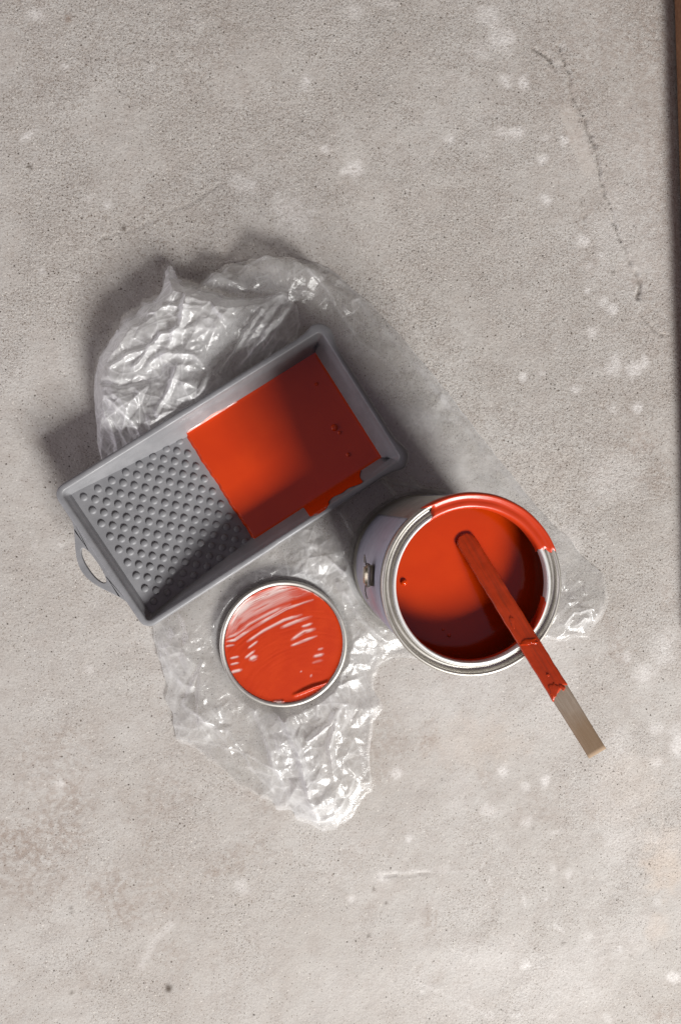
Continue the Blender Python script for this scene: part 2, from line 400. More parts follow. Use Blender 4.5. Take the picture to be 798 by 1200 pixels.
        spot(stain_shade, *a)
    for a in [(780, 1010, 34, .40, 44), (740, 920, 50, .15), (560, 870, 70, .16, 36), (640, 560, 50, .10), (770, 1090, 20, .25)]: spot(warm, *a)
    # smooth trowelled streak beside the crack
    d, t = seg_dist(X, Y, places([(665, 130), (676, 160), (689, 195)])); trowel = sstep(0.014, 0.006, d + (edge - 0.5) * 0.006)
    warm = np.maximum(warm, trowel * 0.10)
    # the long crack, its loose edges and a few smaller ones
    crack = np.zeros_like(X)
    jx = (fbm(X, Y, 0.018, 31, 4) - 0.5) * 0.010; jy = (fbm(X, Y, 0.018, 47, 4) - 0.5) * 0.010
    for pts, w, dep, k in [([(655, 50), (662, 75), (672, 110), (684, 140), (698, 170), (704, 205), (713, 235), (721, 258), (730, 285), (738, 305)], 2.2, .0026, .42),
                           ([(625, 57), (640, 66), (650, 80)], 2.0, .002, .75), ([(745, 315), (752, 335), (748, 350)], 3.5, .002, .55), ([(750, 365), (765, 385), (778, 395)], 2, .002, .55),
                           ([(115, 280), (150, 270), (185, 257), (228, 232), (262, 213)], 1.3, .001, .35), ([(655, 370), (640, 380)], 1.2, .001, .3), ([(440, 1030), (505, 1026)], 1.4, .0012, .2), ([(682, 230), (685, 262)], 1.2, .001, .35),
                           ([(250, 122), (275, 126)], 1.3, .001, .4)]:
        d, t = seg_dist(X + jx, Y + jy, places(pts))
        dep *= 1.2; g = sstep(w * 0.0010, 0.0, d) * (0.55 + 0.45 * sstep(0.38, 0.62, fbm(X, Y, 0.012, 55, 3)))
        z -= dep * g; grime = np.maximum(grime, k * g)
        z += 0.0011 * sstep(0.012, 0.004, d) * (fbm(X, Y, 0.006, 71, 2) - 0.35) * (dep > 0.0015)
    for a in [(197, 1160, 5.5, 1.0), (34, 194, 4, .9, 2.5, 15), (145, 267, 2.8, .9), (83, 1065, 3, .6), (84, 1070, 2.5, .5), (438, 1043, 2.5, .6, 4), (453, 1060, 2.4, .7), (432, 1098, 2.5, .6), (660, 1107, 2.6, .5), (626, 972, 2.4, .6), (740, 1122, 3, .5), (84, 1165, 2.5, .7), (720, 318, 4, .7, 2.5)]: spot(grime, *a)
    low = sstep(0.20, -0.25, Y + 0.25 * X)                  # the lower part is sealed, smoother and paler
    gran = 1.0 - 0.82 * low * (0.7 + 0.6 * (fbm(X, Y, 0.2, 5, 3) - 0.5))
    gran += 0.35 * sstep(0.25, 0.42, X) * (fbm(X, Y, 0.08, 13, 3))
    gran = np.clip(gran * (1 - 0.8 * trowel) * (0.55 + 0.9 * sstep(0.3, 0.7, fbm(X, Y, 0.07, 19, 3))), 0, 1.2)
    # broad cloudy wear: paler worn patches to the right and below, darker ones, then shade painted in at upper right
    cloud = sstep(0.45, 0.75, fbm(X, Y, 0.13, 101, 5)); pr = np.clip(gauss_at(X, Y, 720, 720, 150, 220) + gauss_at(X, Y, 640, 1050, 260, 170) + 0.6 * gauss_at(X, Y, 690, 300, 90, 260), 0, 1)
    chalk = np.maximum(chalk, 0.55 * cloud * pr)
    dcl = sstep(0.48, 0.72, fbm(X, Y, 0.16, 131, 5)); pd = np.clip(gauss_at(X, Y, 100, 1030, 190, 150) + gauss_at(X, Y, 480, 880, 120, 80) + 0.8 * gauss_at(X, Y, 700, 110, 120, 150) + 0.5 * gauss_at(X, Y, 740, 560, 80, 110), 0, 1)
    stain_shade = np.maximum(stain_shade, 0.45 * dcl * pd)
    stain_shade = np.maximum(stain_shade, (0.30 + 0.35 * fbm(X, Y, 0.05, 141, 4)) * np.clip(gauss_at(X, Y, 790, 60, 150, 190) + 0.7 * gauss_at(X, Y, 800, 300, 75, 190) + 0.5 * gauss_at(X, Y, 668, 120, 34, 130), 0, 1))  # shade of the upper right painted in, plus discoloured concrete along the crack
    nx, ny = X.shape
    V = np.stack([X, Y, z], -1).reshape(-1, 3)
    idx = np.arange(nx * ny).reshape(nx, ny)
    F = np.stack([idx[:-1, :-1], idx[1:, :-1], idx[1:, 1:], idx[:-1, 1:]], -1).reshape(-1, 4)
    o = grid_mesh('floor', V, F, M_floor)
    for k, a in (('chalk', chalk), ('stain_shade', stain_shade), ('granular', gran), ('warm', warm), ('grime', grime)): float_attr(o, k, np.clip(a, 0, 1.2).ravel())
    o['kind'] = 'structure'; o['label'] = 'worn bare concrete floor with chalky spots and a long crack'
def grid_mesh(name, V, F, m, parent=None):
    me = bpy.data.meshes.new(name)
    nv, nf, k = len(V), len(F), F.shape[1]
    me.vertices.add(nv); me.vertices.foreach_set('co', np.asarray(V, np.float32).ravel())
    me.loops.add(nf * k); me.loops.foreach_set('vertex_index', np.asarray(F, np.int32).ravel())
    me.polygons.add(nf); me.polygons.foreach_set('loop_start', np.arange(0, nf * k, k, dtype=np.int32))
    me.update(calc_edges=True); me.validate()
    return link(name, me, m, parent)
build_floor()

# dark wooden board standing on edge, just past the right side of the picture
def build_board():
    a = place(787, -60); b = place(812, 760)
    d = (b - a); L = d.length; ang = math.atan2(d.y, d.x)
    t = thing('wooden_board', 'dark brown wooden board standing on edge along the right side of the concrete floor', 'board', ((a.x + b.x) / 2, (a.y + b.y) / 2, 0), ang)
    bm = bmesh.new(); bmesh.ops.create_cube(bm, size=1)
    hgt, th = 0.026, 0.024
    for v in bm.verts: v.co = Vector((v.co.x * L, v.co.y * th + th / 2, v.co.z * hgt + hgt / 2))
    bmesh.ops.bevel(bm, geom=bm.edges[:], offset=0.002, segments=2, affect='EDGES')
    o = bm_obj('plank', bm, M_board, t, False)
build_board()

# ================================================================= PAINT TRAY
TRAY_RIM = 0.055
_A, _B, _C, _D = (place(*p, TRAY_RIM) for p in ((68, 578), (377, 384), (474, 538), (171, 732)))
tray_c = (_A + _B + _C + _D) / 4
_u = ((_B - _A) + (_C - _D)).normalized(); tray_ang = math.atan2(_u.y, _u.x)
TA = ((_B - _A).length + (_C - _D).length) / 4 + 0.0048          # half length
TB = ((_B - _C).length + (_A - _D).length) / 4 + 0.0024          # half width
TRAY_Z = 0.0045                                          # underside rests on the bag film

def build_tray():
    root = thing('paint_tray', 'grey plastic paint tray with a bumpy ramp and a well of red paint', 'paint tray', (tray_c.x, tray_c.y, TRAY_Z), tray_ang)
    rim = TRAY_RIM - TRAY_Z
    n_c, n_s = 14, 30
    # base outline: rounded rectangle, corners cw from +u+v; each point with its outward normal
    def outline(a, b, r):
        pts = []
        cs = [(a - r, b - r, 0), (-(a - r), b - r, PI / 2), (-(a - r), -(b - r), PI), (a - r, -(b - r), 3 * PI / 2)]
        for i, (cx, cy, a0) in enumerate(cs):
            for k in range(n_c + 1):
                t = a0 + PI / 2 * k / n_c; pts.append((cx + r * math.cos(t), cy + r * math.sin(t), math.cos(t), math.sin(t)))
            nx_, ny_, na = cs[(i + 1) % 4]; t = a0 + PI / 2
            sx, sy = cx + r * math.cos(t), cy + r * math.sin(t); ex, ey = nx_ + r * math.cos(t), ny_ + r * math.sin(t)
            for k in range(1, n_s):
                f = k / n_s; pts.append((sx + (ex - sx) * f, sy + (ey - sy) * f, math.cos(t), math.sin(t)))
        return pts
    bul = 0.0050
    OX = 0.0036                                          # the flange stands this far outside the measured corners
    base = outline(TA - bul + OX, TB - 0.0015 + OX, 0.0125)
    def flare(p):
        # the flange swells round the two far corners, and a little along the grip end
        x, y = p[0], p[1]
        dx, dy = TA - x, TB - abs(y)
        s = math.exp(-((max(dx, 0) / 0.022) ** 4)) * math.exp(-((max(dy, 0) / 0.022) ** 4))
        if x < 0: return 0.0008
        return 0.0002 + bul * 0.95 * s
    def ramp_z(x):                                       # inside floor: slope from the grip end down to the well
        x0, x1 = -TA + 0.016, -0.018
        if x <= x0: return 0.034
        if x >= x1: return 0.0035
        t = (x - x0) / (x1 - x0)
        return 0.034 + (0.0035 - 0.034) * t
    def loop(off, z, fl=0.0): return [(p[0] + p[2] * (flare(p) * fl - off), p[1] + p[3] * (flare(p) * fl - off), z) for p in base]
    wall_off = lambda z: 0.0068 + 0.33 * max(rim - 0.0025 - z, 0)      # inner wall leans inwards as it goes down
    loops = [loop(0.0200, 0.0006), loop(0.0185, 0.0), loop(0.0064, rim - 0.0095), loop(0.001, rim - 0.0100, 1), loop(0.0, rim - 0.009, 1), loop(-0.0001, rim - 0.0025, 1), loop(0.0006, rim - 0.0008, 1), loop(0.0020, rim, 1),
             loop(0.0050, rim + 0.0001), loop(0.0062, rim - 0.0006), loop(0.0068, rim - 0.0025), loop(wall_off(rim - 0.0085) - 0.0008, rim - 0.0085), loop(wall_off(rim - 0.0105), rim - 0.0105)]
    nsteps = 5
    for k in range(1, nsteps + 1):
        L = []
        for p in base:
            zt = rim - 0.0105
            zf = ramp_z(p[0] - p[2] * 0.016) - 0.0008
            z = zt + (zf - zt) * k / nsteps
            off = wall_off(z)
            L.append((p[0] - p[2] * off, p[1] - p[3] * off, z))
        loops.append(L)
    V = [v for L in loops for v in L]; n = len(base); F = []
    for k in range(len(loops) - 1):
        for i in range(n):
            F.append((k * n + i, k * n + (i + 1) % n, (k + 1) * n + (i + 1) % n, (k + 1) * n + i))
    F.append(tuple(range(n))[::-1])
    sh = mesh('tray_shell', V, F, M_plastic, root)
    # ramp and well floor
    def foot(z): return wall_off(z) - OX
    xs = list(np.linspace(-TA + bul + foot(0.034) - 0.0012, -0.018, 40)) + list(np.linspace(-0.016, TA - bul - foot(0.0035) + 0.0010, 16))
    V, F = [], []; ny = 14
    for x in xs:
        z = ramp_z(x); b = TB - 0.0015 - foot(z) + 0.0010
        for j in range(ny + 1): V.append((x, -b + 2 * b * j / ny, z))
    for i in range(len(xs) - 1):
        for j in range(ny): F.append((i * (ny + 1) + j, (i + 1) * (ny + 1) + j, (i + 1) * (ny + 1) + j + 1, i * (ny + 1) + j + 1))
    ramp = mesh('ramp', V, F, M_plastic, root)
    # bumps of the ramp: a square grid with a second one set between
    P0, SU, SV = BUMP0, BUMP_SU, BUMP_SV
    rb = 0.0044; prof = [(1.0, -0.15), (0.93, 0.16), (0.78, 0.34), (0.52, 0.44), (0.2, 0.48)]
    V, F = [], []; k = 14
    for (r, z) in prof:
        for i in range(k): V.append((rb * r * math.cos(2 * PI * i / k), rb * r * math.sin(2 * PI * i / k), rb * z))
    V.append((0, 0, rb * 0.49))
    for a in range(len(prof) - 1):
        for i in range(k): F.append((a * k + i, a * k + (i + 1) % k, (a + 1) * k + (i + 1) % k, (a + 1) * k + i))
    for i in range(k): F.append(((len(prof) - 1) * k + i, (len(prof) - 1) * k + (i + 1) % k, len(V) - 1))
    me = None; tilt = math.atan2(0.034 - 0.0035, TA - 0.016 - 0.018)
    for gi, (nu, nv, ou, ov) in enumerate(((8, 9, 0, 0), (7, 8, 0.5, 0.5))):
        for i in range(nu):
            for j in range(nv):
                x = P0[0] + (i + ou) * SU; y = P0[1] - (j + ov) * SV
                if me is None:
                    o = mesh('bump', V, F, M_plastic, ramp); me = o.data
                else:
                    o = bpy.data.objects.new('bump', me); C.objects.link(o); o.parent = ramp
                o.location = (x, y, ramp_z(x)); o.rotation_euler = (0, tilt, 0)
    # grip: a flat loop with an oval hole flaring from the short end
    xe = -TA + bul - OX - 0.0005
    yc = GRIP_Y
    def outer(t):     # t in -1..1 along the edge
        return 0.0215 * (0.5 + 0.5 * math.cos(PI * min(1, abs(t)))) ** 0.72
    m_ = 60; half = 0.054; hh = 0.030; hx = 0.0098
    V, F = [], []
    th = 0.0030; zt = rim - 0.0006
    ring_o = [(xe + 0.0022, yc + half)] + [(xe - outer(-1 + 2 * i / m_), yc + half * (1 - 2 * i / m_)) for i in range(m_ + 1)] + [(xe + 0.0022, yc - half)]
    # polygons with hole via bmesh triangle fill
    bm = bmesh.new()
    vo = [bm.verts.new((x, y, zt)) for x, y in ring_o]
    hole = []
    for i in range(40):
        t = 2 * PI * i / 40
        hole.append((xe - 0.0068 - 0.0074 * math.cos(t) * (1 if math.cos(t) > 0 else 0.60), yc + 0.0225 * math.copysign(abs(math.sin(t)) ** 0.9, math.sin(t))))
    vh = [bm.verts.new((x, y, zt)) for x, y in hole]
    eds = [bm.edges.new((vo[i], vo[(i + 1) % len(vo)])) for i in range(len(vo))] + [bm.edges.new((vh[i], vh[(i + 1) % len(vh)])) for i in range(len(vh))]
    bmesh.ops.triangle_fill(bm, edges=eds, use_beauty=True)
    geo = bmesh.ops.extrude_face_region(bm, geom=bm.faces[:])
    for v in [g for g in geo['geom'] if isinstance(g, bmesh.types.BMVert)]: v.co.z -= th * 1.8
    o = bm_obj('grip', bm, M_plastic, root, False)
    bv = o.modifiers.new('edge', 'BEVEL'); bv.width = 0.0008; bv.segments = 2; bv.limit_method = 'ANGLE'
    # red paint in the well
    zp = 0.0125
    x0 = PAINT_X0; b = TB - 0.0015 - foot(zp) + 0.0004
    x1 = TA - bul - foot(zp) + 0.0004
    nx_, ny_ = 90, 84
    xs = np.linspace(x0 - 0.004, x1, nx_); ysn = np.linspace(-1, 1, ny_)
    rs = np.random.RandomState(4)
    V, F = [], []
    for i, x in enumerate(xs):
        for j, s in enumerate(ysn):
            y = s * b; z = zp
            e = min(b - abs(y), x1 - x)
            z += 0.0010 * math.exp(-e / 0.0016)                               # meniscus against the walls
            xx = x
            if i < 3: xx = x + (0, 0.0016, 0.0012)[i]
            if i < 8: xx += (1 - i / 8) * (0.0006 * math.sin(y * 110 + 1) + 0.0004 * math.sin(y * 290) + 0.0003 * math.sin(y * 640))
            if i == 0: z = ramp_z(x0) - 0.001
            if i == 1: z = ramp_z(x0) + 0.0009
            V.append((xx, y, z))
    for i in range(nx_ - 1):
        for j in range(ny_ - 1): F.append((i * ny_ + j, (i + 1) * ny_ + j, (i + 1) * ny_ + j + 1, i * ny_ + j + 1))
    paint = mesh('paint', V, F, M_paint, root)
    # bubbles and a skin loop on the paint
    inv = Matrix.Rotation(-tray_ang, 3, 'Z')
    def loc(px, py, z): 
        p = inv @ (place(px, py, z + TRAY_Z) - Vector((tray_c.x, tray_c.y, 0))); return p
    for (px, py, r) in ((392, 501, 0.0042), (371, 450, 0.0022), (408, 533, 0.0026), (398, 507, 0.0022)):
        p = loc(px, py, zp); bm = bmesh.new(); bmesh.ops.create_uvsphere(bm, u_segments=16, v_segments=10, radius=r)
        for v in bm.verts: v.co.z *= 0.55
        o = bm_obj('bubble', bm, M_paint, paint); o.location = (p.x, p.y, zp)
    p = loc(426, 492, zp)
    pts = [(p.x + 0.0055 * math.cos(t) - .001, p.y + 0.0050 * math.sin(t), zp + 0.0014) for t in np.linspace(-2.2, 2.2, 16)]
    tube('paint_thread', pts, 0.0006, M_paint, paint)
    # dried run of paint up the inner wall and over the rim on the can side
    def wall_pt(x, s):     # s 0 at paint line .. 1 at rim top .. 1.4 past the flange
        yb = -(TB - 0.0015 + OX)
        if s <= 1:
            z = zp + (rim - 0.0025 - zp) * min(s / 0.88, 1)
            off = wall_off(z)
            if s > 0.88: z = rim - 0.0025 + (s - 0.88) / 0.12 * 0.0027; off = 0.0068 - (s - 0.88) / 0.12 * 0.0020
            return (x, yb + off, z + 0.0005, 0.0006)
        return (x, yb + 0.0048 - (s - 1) / 0.4 * 0.0050, rim + 0.0008, 0)
    V, F = [], []; ni, nj = 46, 12; xa, xb = RUN_X
    for i in range(ni):
        t = i / (ni - 1); x = xa + (xb - xa) * t
        top = (0.80 + 0.10 * math.sin(9 * t) + 0.06 * math.sin(23 * t + 1)) * min(1, (t + 0.02) * 9) * min(1, (1.02 - t) * 7)
        if 0.02 < t < 0.34: top = max(top, 0.92 + 0.22 * math.sin(PI * (t - 0.02) / 0.32) ** 0.5)
        for j in range(nj):
            s = -0.03 + (top * 0.92 + 0.03) * j / (nj - 1)
            q = wall_pt(x + 0.0018 * math.sin(5 * s + 3 * t), s)
            V.append((q[0], q[1] + q[3], q[2] + (0.0001 if 0 < j < nj - 1 else -0.0004)))
    for i in range(ni - 1):
        for j in range(nj - 1): F.append((i * nj + j, (i + 1) * nj + j, (i + 1) * nj + j + 1, i * nj + j + 1))
    mesh('paint_run', V, F, M_paint, root)
    # pale strip on the opposite inner wall: window glint painted into its colour
    V, F = [], []; ni, nj = 40, 5; xa, xb = GLINT_X
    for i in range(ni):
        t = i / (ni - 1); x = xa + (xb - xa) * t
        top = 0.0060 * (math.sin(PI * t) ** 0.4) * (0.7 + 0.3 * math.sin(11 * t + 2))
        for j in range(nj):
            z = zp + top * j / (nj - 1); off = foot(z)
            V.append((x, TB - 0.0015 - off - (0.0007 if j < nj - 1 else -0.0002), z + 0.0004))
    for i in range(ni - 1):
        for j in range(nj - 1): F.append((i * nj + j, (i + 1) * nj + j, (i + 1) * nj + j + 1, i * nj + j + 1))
    mesh('wet_glint_strip', V, F, M_wet_glint, root)
    return root
# the ramp's measurements, in the tray's own frame
BUMP0, BUMP_SU, BUMP_SV = (-0.1535, 0.0695), 0.01725, 0.01740
PAINT_X0, GRIP_Y, RUN_X, GLINT_X = -0.0225, -0.0008, (0.045, 0.126), (-0.020, 0.048)
build_tray()

# ================================================================= PAINT CAN
CAN_H = 0.217
_l, _r2, _t, _b2 = place(447, 685, CAN_H), place(658.5, 685, CAN_H), place(553, 577, CAN_H), place(553, 793.5, CAN_H)
can_c = Vector(((_l.x + _r2.x) / 2, (_t.y + _b2.y) / 2, 0))
CAN_R = ((_r2.x - _l.x) + (_t.y - _b2.y)) / 4
CAN_Z = 0.0030
PAINT_DEPTH = 0.036

def build_can():
    root = thing('paint_can', 'open silver paint can full of red paint, its rim smeared red', 'paint can', (can_c.x, can_c.y, CAN_Z))
    Rr = CAN_R; H = CAN_H - CAN_Z; Rb = Rr - 0.0022
    # body with beads, seamed at the foot
    prof = [(0.0, 0.004), (Rb - 0.006, 0.004), (Rb - 0.004, 0.001), (Rb - 0.001, 0.0), (Rb + 0.0016, 0.001), (Rb + 0.0018, 0.0035), (Rb + 0.0004, 0.0048), (Rb, 0.006), (Rb, 0.012), (Rb - 0.0006, 0.0135), (Rb, 0.015)]
    prof += [(Rb, z) for z in np.linspace(0.02, H - 0.02, 8)] + [(Rb - 0.0006, H - 0.0165), (Rb, H - 0.015), (Rb, H - 0.006), (Rb + 0.001, H - 0.0048)]
    lathe('body', prof, 192, M_tin, root)
    # inside wall
    lathe('inner_wall', [(Rb - 0.0008, H - 0.006), (Rb - 0.0008, H - PAINT_DEPTH - 0.02)], 128, M_tin, root)
    # rolled rim: outer curl, channel, inner lip
    ri = Rr - 0.0138
    prof = [(Rb + 0.0004, H - 0.0062), (Rr - 0.0004, H - 0.0058), (Rr, H - 0.0040), (Rr - 0.0001, H - 0.0018), (Rr - 0.0009, H - 0.0005), (Rr - 0.0022, H), (Rr - 0.0034, H - 0.0006), (Rr - 0.0042, H - 0.0022),
            (Rr - 0.0050, H - 0.0040), (Rr - 0.0066, H - 0.0046), (Rr - 0.0082, H - 0.0042), (Rr - 0.0094, H - 0.0030), (ri + 0.0042, H - 0.0022), (ri + 0.0034, H - 0.0026)]
    rim = lathe('rim', prof, 224, M_tin_bright, root)
    lathe('rim_lip', [(ri + 0.0036, H - 0.0030), (ri + 0.0032, H - 0.0018), (ri + 0.0024, H - 0.0009), (ri + 0.0014, H - 0.0007), (ri + 0.0005, H - 0.0012), (ri, H - 0.0026), (ri - 0.0001, H - 0.0100), (ri + 0.0008, H - 0.0108), (ri + 0.0014, H - 0.0100)], 224, M_lip, rim)
    # wrap-round label
    a0 = R(133)
    lathe('label_wrap', [(Rb + 0.0003, 0.019), (Rb + 0.0006, 0.0192), (Rb + 0.0006, H - 0.0215), (Rb + 0.0003, H - 0.0213)], 150, M_label, root, a0, a0 + R(322), True)
    # paint surface
    zs = H - PAINT_DEPTH
    V, F = [], []; nr, na = 46, 128
    for i in range(nr + 1):
        r = (Rb - 0.0008) * i / nr
        for k in range(na):
            t = 2 * PI * k / na; x, y = r * math.cos(t), r * math.sin(t)
            z = zs + 0.0008 * math.exp(-(Rb - r) / 0.0015)
            V.append((x, y, z))
    for i in range(nr):
        for k in range(na): F.append((i * na + k, (i + 1) * na + k, (i + 1) * na + (k + 1) % na, i * na + (k + 1) % na))
    paint = mesh('paint', V, F, M_paint, root)
    for (px, py, r) in ((473, 682, 0.0034), (526, 745, 0.0018), (519, 738, 0.0013)):
        p = place(px, py, zs + CAN_Z); bm = bmesh.new(); bmesh.ops.create_uvsphere(bm, u_segments=16, v_segments=10, radius=r)
        for v in bm.verts: v.co.z *= 0.75
        o = bm_obj('bubble', bm, M_paint, paint); o.location = (p.x - can_c.x, p.y - can_c.y, zs)
    # thick paint over a third of the rim
    over = [(ri - 0.0007, H - 0.0125), (ri - 0.0009, H - 0.006), (ri - 0.0007, H - 0.0022), (ri + 0.0006, H - 0.0006), (ri + 0.0026, H - 0.0000), (Rr - 0.0085, H - 0.0006), (Rr - 0.0064, H - 0.0012), (Rr - 0.0044, H - 0.0002), (Rr - 0.0030, H + 0.0008), (Rr - 0.0018, H + 0.0010), (Rr - 0.0004, H + 0.0002), (Rr + 0.0005, H - 0.0020), (Rr + 0.0005, H - 0.0045), (Rr - 0.0008, H - 0.0066)]
    def coat(name, a0, a1, pr, jag, seed, n=110):
        rs = np.random.RandomState(seed); K = len(pr)
        j0, j1 = blur(rs.randn(1, K) * jag, 1)[0], blur(rs.randn(1, K) * jag, 1)[0]
        V, F = [], []
        for i in range(n + 1):
            t = i / n
            for k, (r, z) in enumerate(pr):
                a = a0 + j0[k] + (a1 + j1[k] - a0 - j0[k]) * t
                lift = min(1.0, min(t, 1 - t) * n / 2.5)
                wv = 0.00006 * math.sin(a * 17 + k) * lift
                V.append(((r + (lift - 1) * 0.0 + wv) * math.cos(a), (r + wv) * math.sin(a), z - (1 - lift) * 0.0016 + wv))
        for i in range(n):
            for k in range(K - 1): F.append((i * K + k, (i + 1) * K + k, (i + 1) * K + k + 1, i * K + k + 1))
        return mesh(name, V, F, M_rimcoat, root)
    coat('rim_paint', R(23), R(122), over, 0.075, 5)
    coat('rim_paint', R(-44), R(-14), [(ri - 0.0007, H - 0.0125), (ri - 0.0009, H - 0.006), (ri - 0.0007, H - 0.0022), (ri + 0.0006, H - 0.0007), (ri + 0.0022, H - 0.0012)], 0.03, 8, 40)
    coat('lip_paint', R(122), R(316), [(ri - 0.0004, H - 0.0112), (ri - 0.0007, H - 0.0090), (ri - 0.0006, H - 0.0066), (ri - 0.0001, H - 0.0060)], 0.01, 9, 120)
    # small drip on the outside
    # handle lugs: folded tin brackets with a short wire end
    for ang in (LUG_A, LUG_A + PI):
        bm = bmesh.new(); bmesh.ops.create_cube(bm, size=1)
        for v in bm.verts: v.co = Vector((v.co.x * 0.0105, v.co.y * 0.0195, v.co.z * 0.019))
        top = [f for f in bm.faces if f.normal.x > 0.9 or f.normal.z > 0.9]
        bmesh.ops.bevel(bm, geom=bm.edges[:], offset=0.0018, segments=2, affect='EDGES')
        o = bm_obj('lug', bm, M_lug, root); o.location = ((Rb + 0.0040) * math.cos(ang), (Rb + 0.0040) * math.sin(ang), LUG_Z); o.rotation_euler = (0, 0, ang)
        bm = bmesh.new()
        # raised frame round the lug
        V, F = [], []
        prof = [(0.0112, 0.0116, -0.001), (0.0112, 0.0116, 0.0012), (0.0098, 0.0101, 0.0016), (0.0096, 0.0099, -0.0006)]
        K = len(prof); n = 48
        for i in range(n):
            t = 2 * PI * i / n
            for (hz, hy, hx) in prof:
                c, s = math.cos(t), math.sin(t); e = 0.35
                V.append((hx, math.copysign(abs(c) ** e, c) * hy, math.copysign(abs(s) ** e, s) * hz))
        for i in range(n):
            for k in range(K - 1): F.append((i * K + k, ((i + 1) % n) * K + k, ((i + 1) % n) * K + k + 1, i * K + k + 1))
        bm.free()
        fr = mesh('lug_frame', V, F, M_wire, o); fr.location = (0.0015, 0, 0)
        # wire ends hooked through the lug
        pts = [(0.004, 0.010, 0.004), (0.0045, 0.0145, 0.006), (0.004, 0.019, 0.010), (0.003, 0.0225, 0.013)]
        tube('wire_end', pts, 0.0007, M_wire, o)
        pts = [(0.004, -0.010, 0.003), (0.005, -0.0145, 0.0045), (0.0052, -0.0180, 0.001), (0.005, -0.0195, -0.004), (0.005, -0.0165, -0.0065), (0.0045, -0.0120, -0.005)]
        tube('wire_end', pts, 0.0007, M_wire, o)
    return root
LUG_A, LUG_Z = R(178), 0.150
build_can()

# ================================================================= STIR STICK
def build_stick():
    zs = CAN_H - PAINT_DEPTH
    p1 = place(541, 626, zs + 0.0012); p2 = place(626.5, 764, CAN_H + 0.0068)
    d = (p2 - p1).normalized()
    # walk along until the picture's end point
    best = None
    for k in range(2000):
        s = 0.10 + k * 0.0002; q = p1 + d * s
        v = q - Vector((0, 0, CAM_H)); x = 399 + FPX * v.dot(rgt) / v.dot(fwd); y = 600 - FPX * v.dot(upv) / v.dot(fwd)
        e = math.hypot(x - 700, y - 878)
        if best is None or e < best[0]: best = (e, s)
    L = best[1] + 0.003
    side = d.cross(Vector((0, 0, 1))).normalized(); nrm = side.cross(d)
    if nrm.z < 0: nrm = -nrm; 
    root = thing('stir_stick', 'flat wooden stirring stick coated in red paint, resting across the can rim', 'stir stick')
    root.matrix_world = Matrix(((d.x, side.x, nrm.x, p1.x), (d.y, side.y, nrm.y, p1.y), (d.z, side.z, nrm.z, p1.z), (0, 0, 0, 1)))
    hw, th = 0.0091, 0.0026
    def blade(name, x0, x1, e, mt, round0, ragged, n=90, m=12):
        """a flat lath from x0 to x1; e grows it on every side"""
        rs = np.random.RandomState(3); V, F = [], []
        rag = blur(rs.randn(1, m + 1) * 0.0016, 1)[0] + np.array([0.0006 * (j - m / 2) for j in range(m + 1)]) if ragged else np.zeros(m + 1)
        ring = 2 * (m + 1)
        for i in range(n + 1):
            t = i / n
            x = x0 + (x1 - x0) * t
            w = hw + e
            if round0:
                dx = x - x0
                if dx < w: w = max(0.0012, math.sqrt(max(w * w - (w - dx) ** 2, 0)))
            wv = e * 0.5 * (math.sin(x * 160) * 0.5 + math.sin(x * 417 + 1) * 0.5) if e else 0.0003 * math.sin(x * 50)
            for top in (1, 0):
                for j in range(m + 1):
                    s = -1 + 2 * j / m; s = s if top else -s
                    zz = (0.0 + e) if top else (-th - e)
                    ed = 1 - abs(s); zz += (-0.0005 if top else 0.0005) * max(0, 1 - ed / 0.10)
                    jj = j if top else m - j
                    xr = x + rag[jj] * t ** 6
                    if e and top: zz += e * 0.16 * math.sin(x * 170 + s * 2)
                    V.append((xr, s * (w + wv), zz))
        for i in range(n):
            for k in range(ring):
                F.append((i * ring + k, i * ring + (k + 1) % ring, (i + 1) * ring + (k + 1) % ring, (i + 1) * ring + k))
        F.append(tuple(range(ring))[::-1]); F.append(tuple(n * ring + k for k in range(ring)))
        o = mesh(name, V, F, mt, root, True); return o
    bl = blade('blade', 0.001, L, 0.0, M_wood, True, False, 60)
    ct = blade('paint_coat', 0.0, L * COAT_END, 0.0005, M_coat, True, True)
    # thicker gobs of paint where the stick rests and at the end of the coat
    def gob(x, y, lx, ly, h, rot=0.0, mt=M_coat):
        bm = bmesh.new(); bmesh.ops.create_uvsphere(bm, u_segments=20, v_segments=12, radius=1)
        for v in bm.verts:
            k = 1 + 0.22 * math.sin(v.co.x * 5 + x * 900) + 0.15 * math.sin(v.co.y * 7 + y * 800)
            v.co = Vector((v.co.x * lx * k, v.co.y * ly * k, v.co.z * h))
        o = bm_obj('paint_gob', bm, mt, ct); o.location = (x, y, 0.0006); o.rotation_euler = (0, 0, rot)
    gob(L * 0.515, 0.0003, 0.0028, 0.0078, 0.0007, 0.35, M_paint); gob(L * 0.41, 0.003, 0.006, 0.0016, 0.0004, 0.3)
    gob(L * (COAT_END - 0.02), 0.0030, 0.0060, 0.0042, 0.0005, 0.5); gob(L * (COAT_END - 0.008), -0.004, 0.0030, 0.0022, 0.0006, -0.5); gob(L * 0.66, 0.001, 0.0013, 0.0011, 0.0007)
COAT_END = 0.735
build_stick()

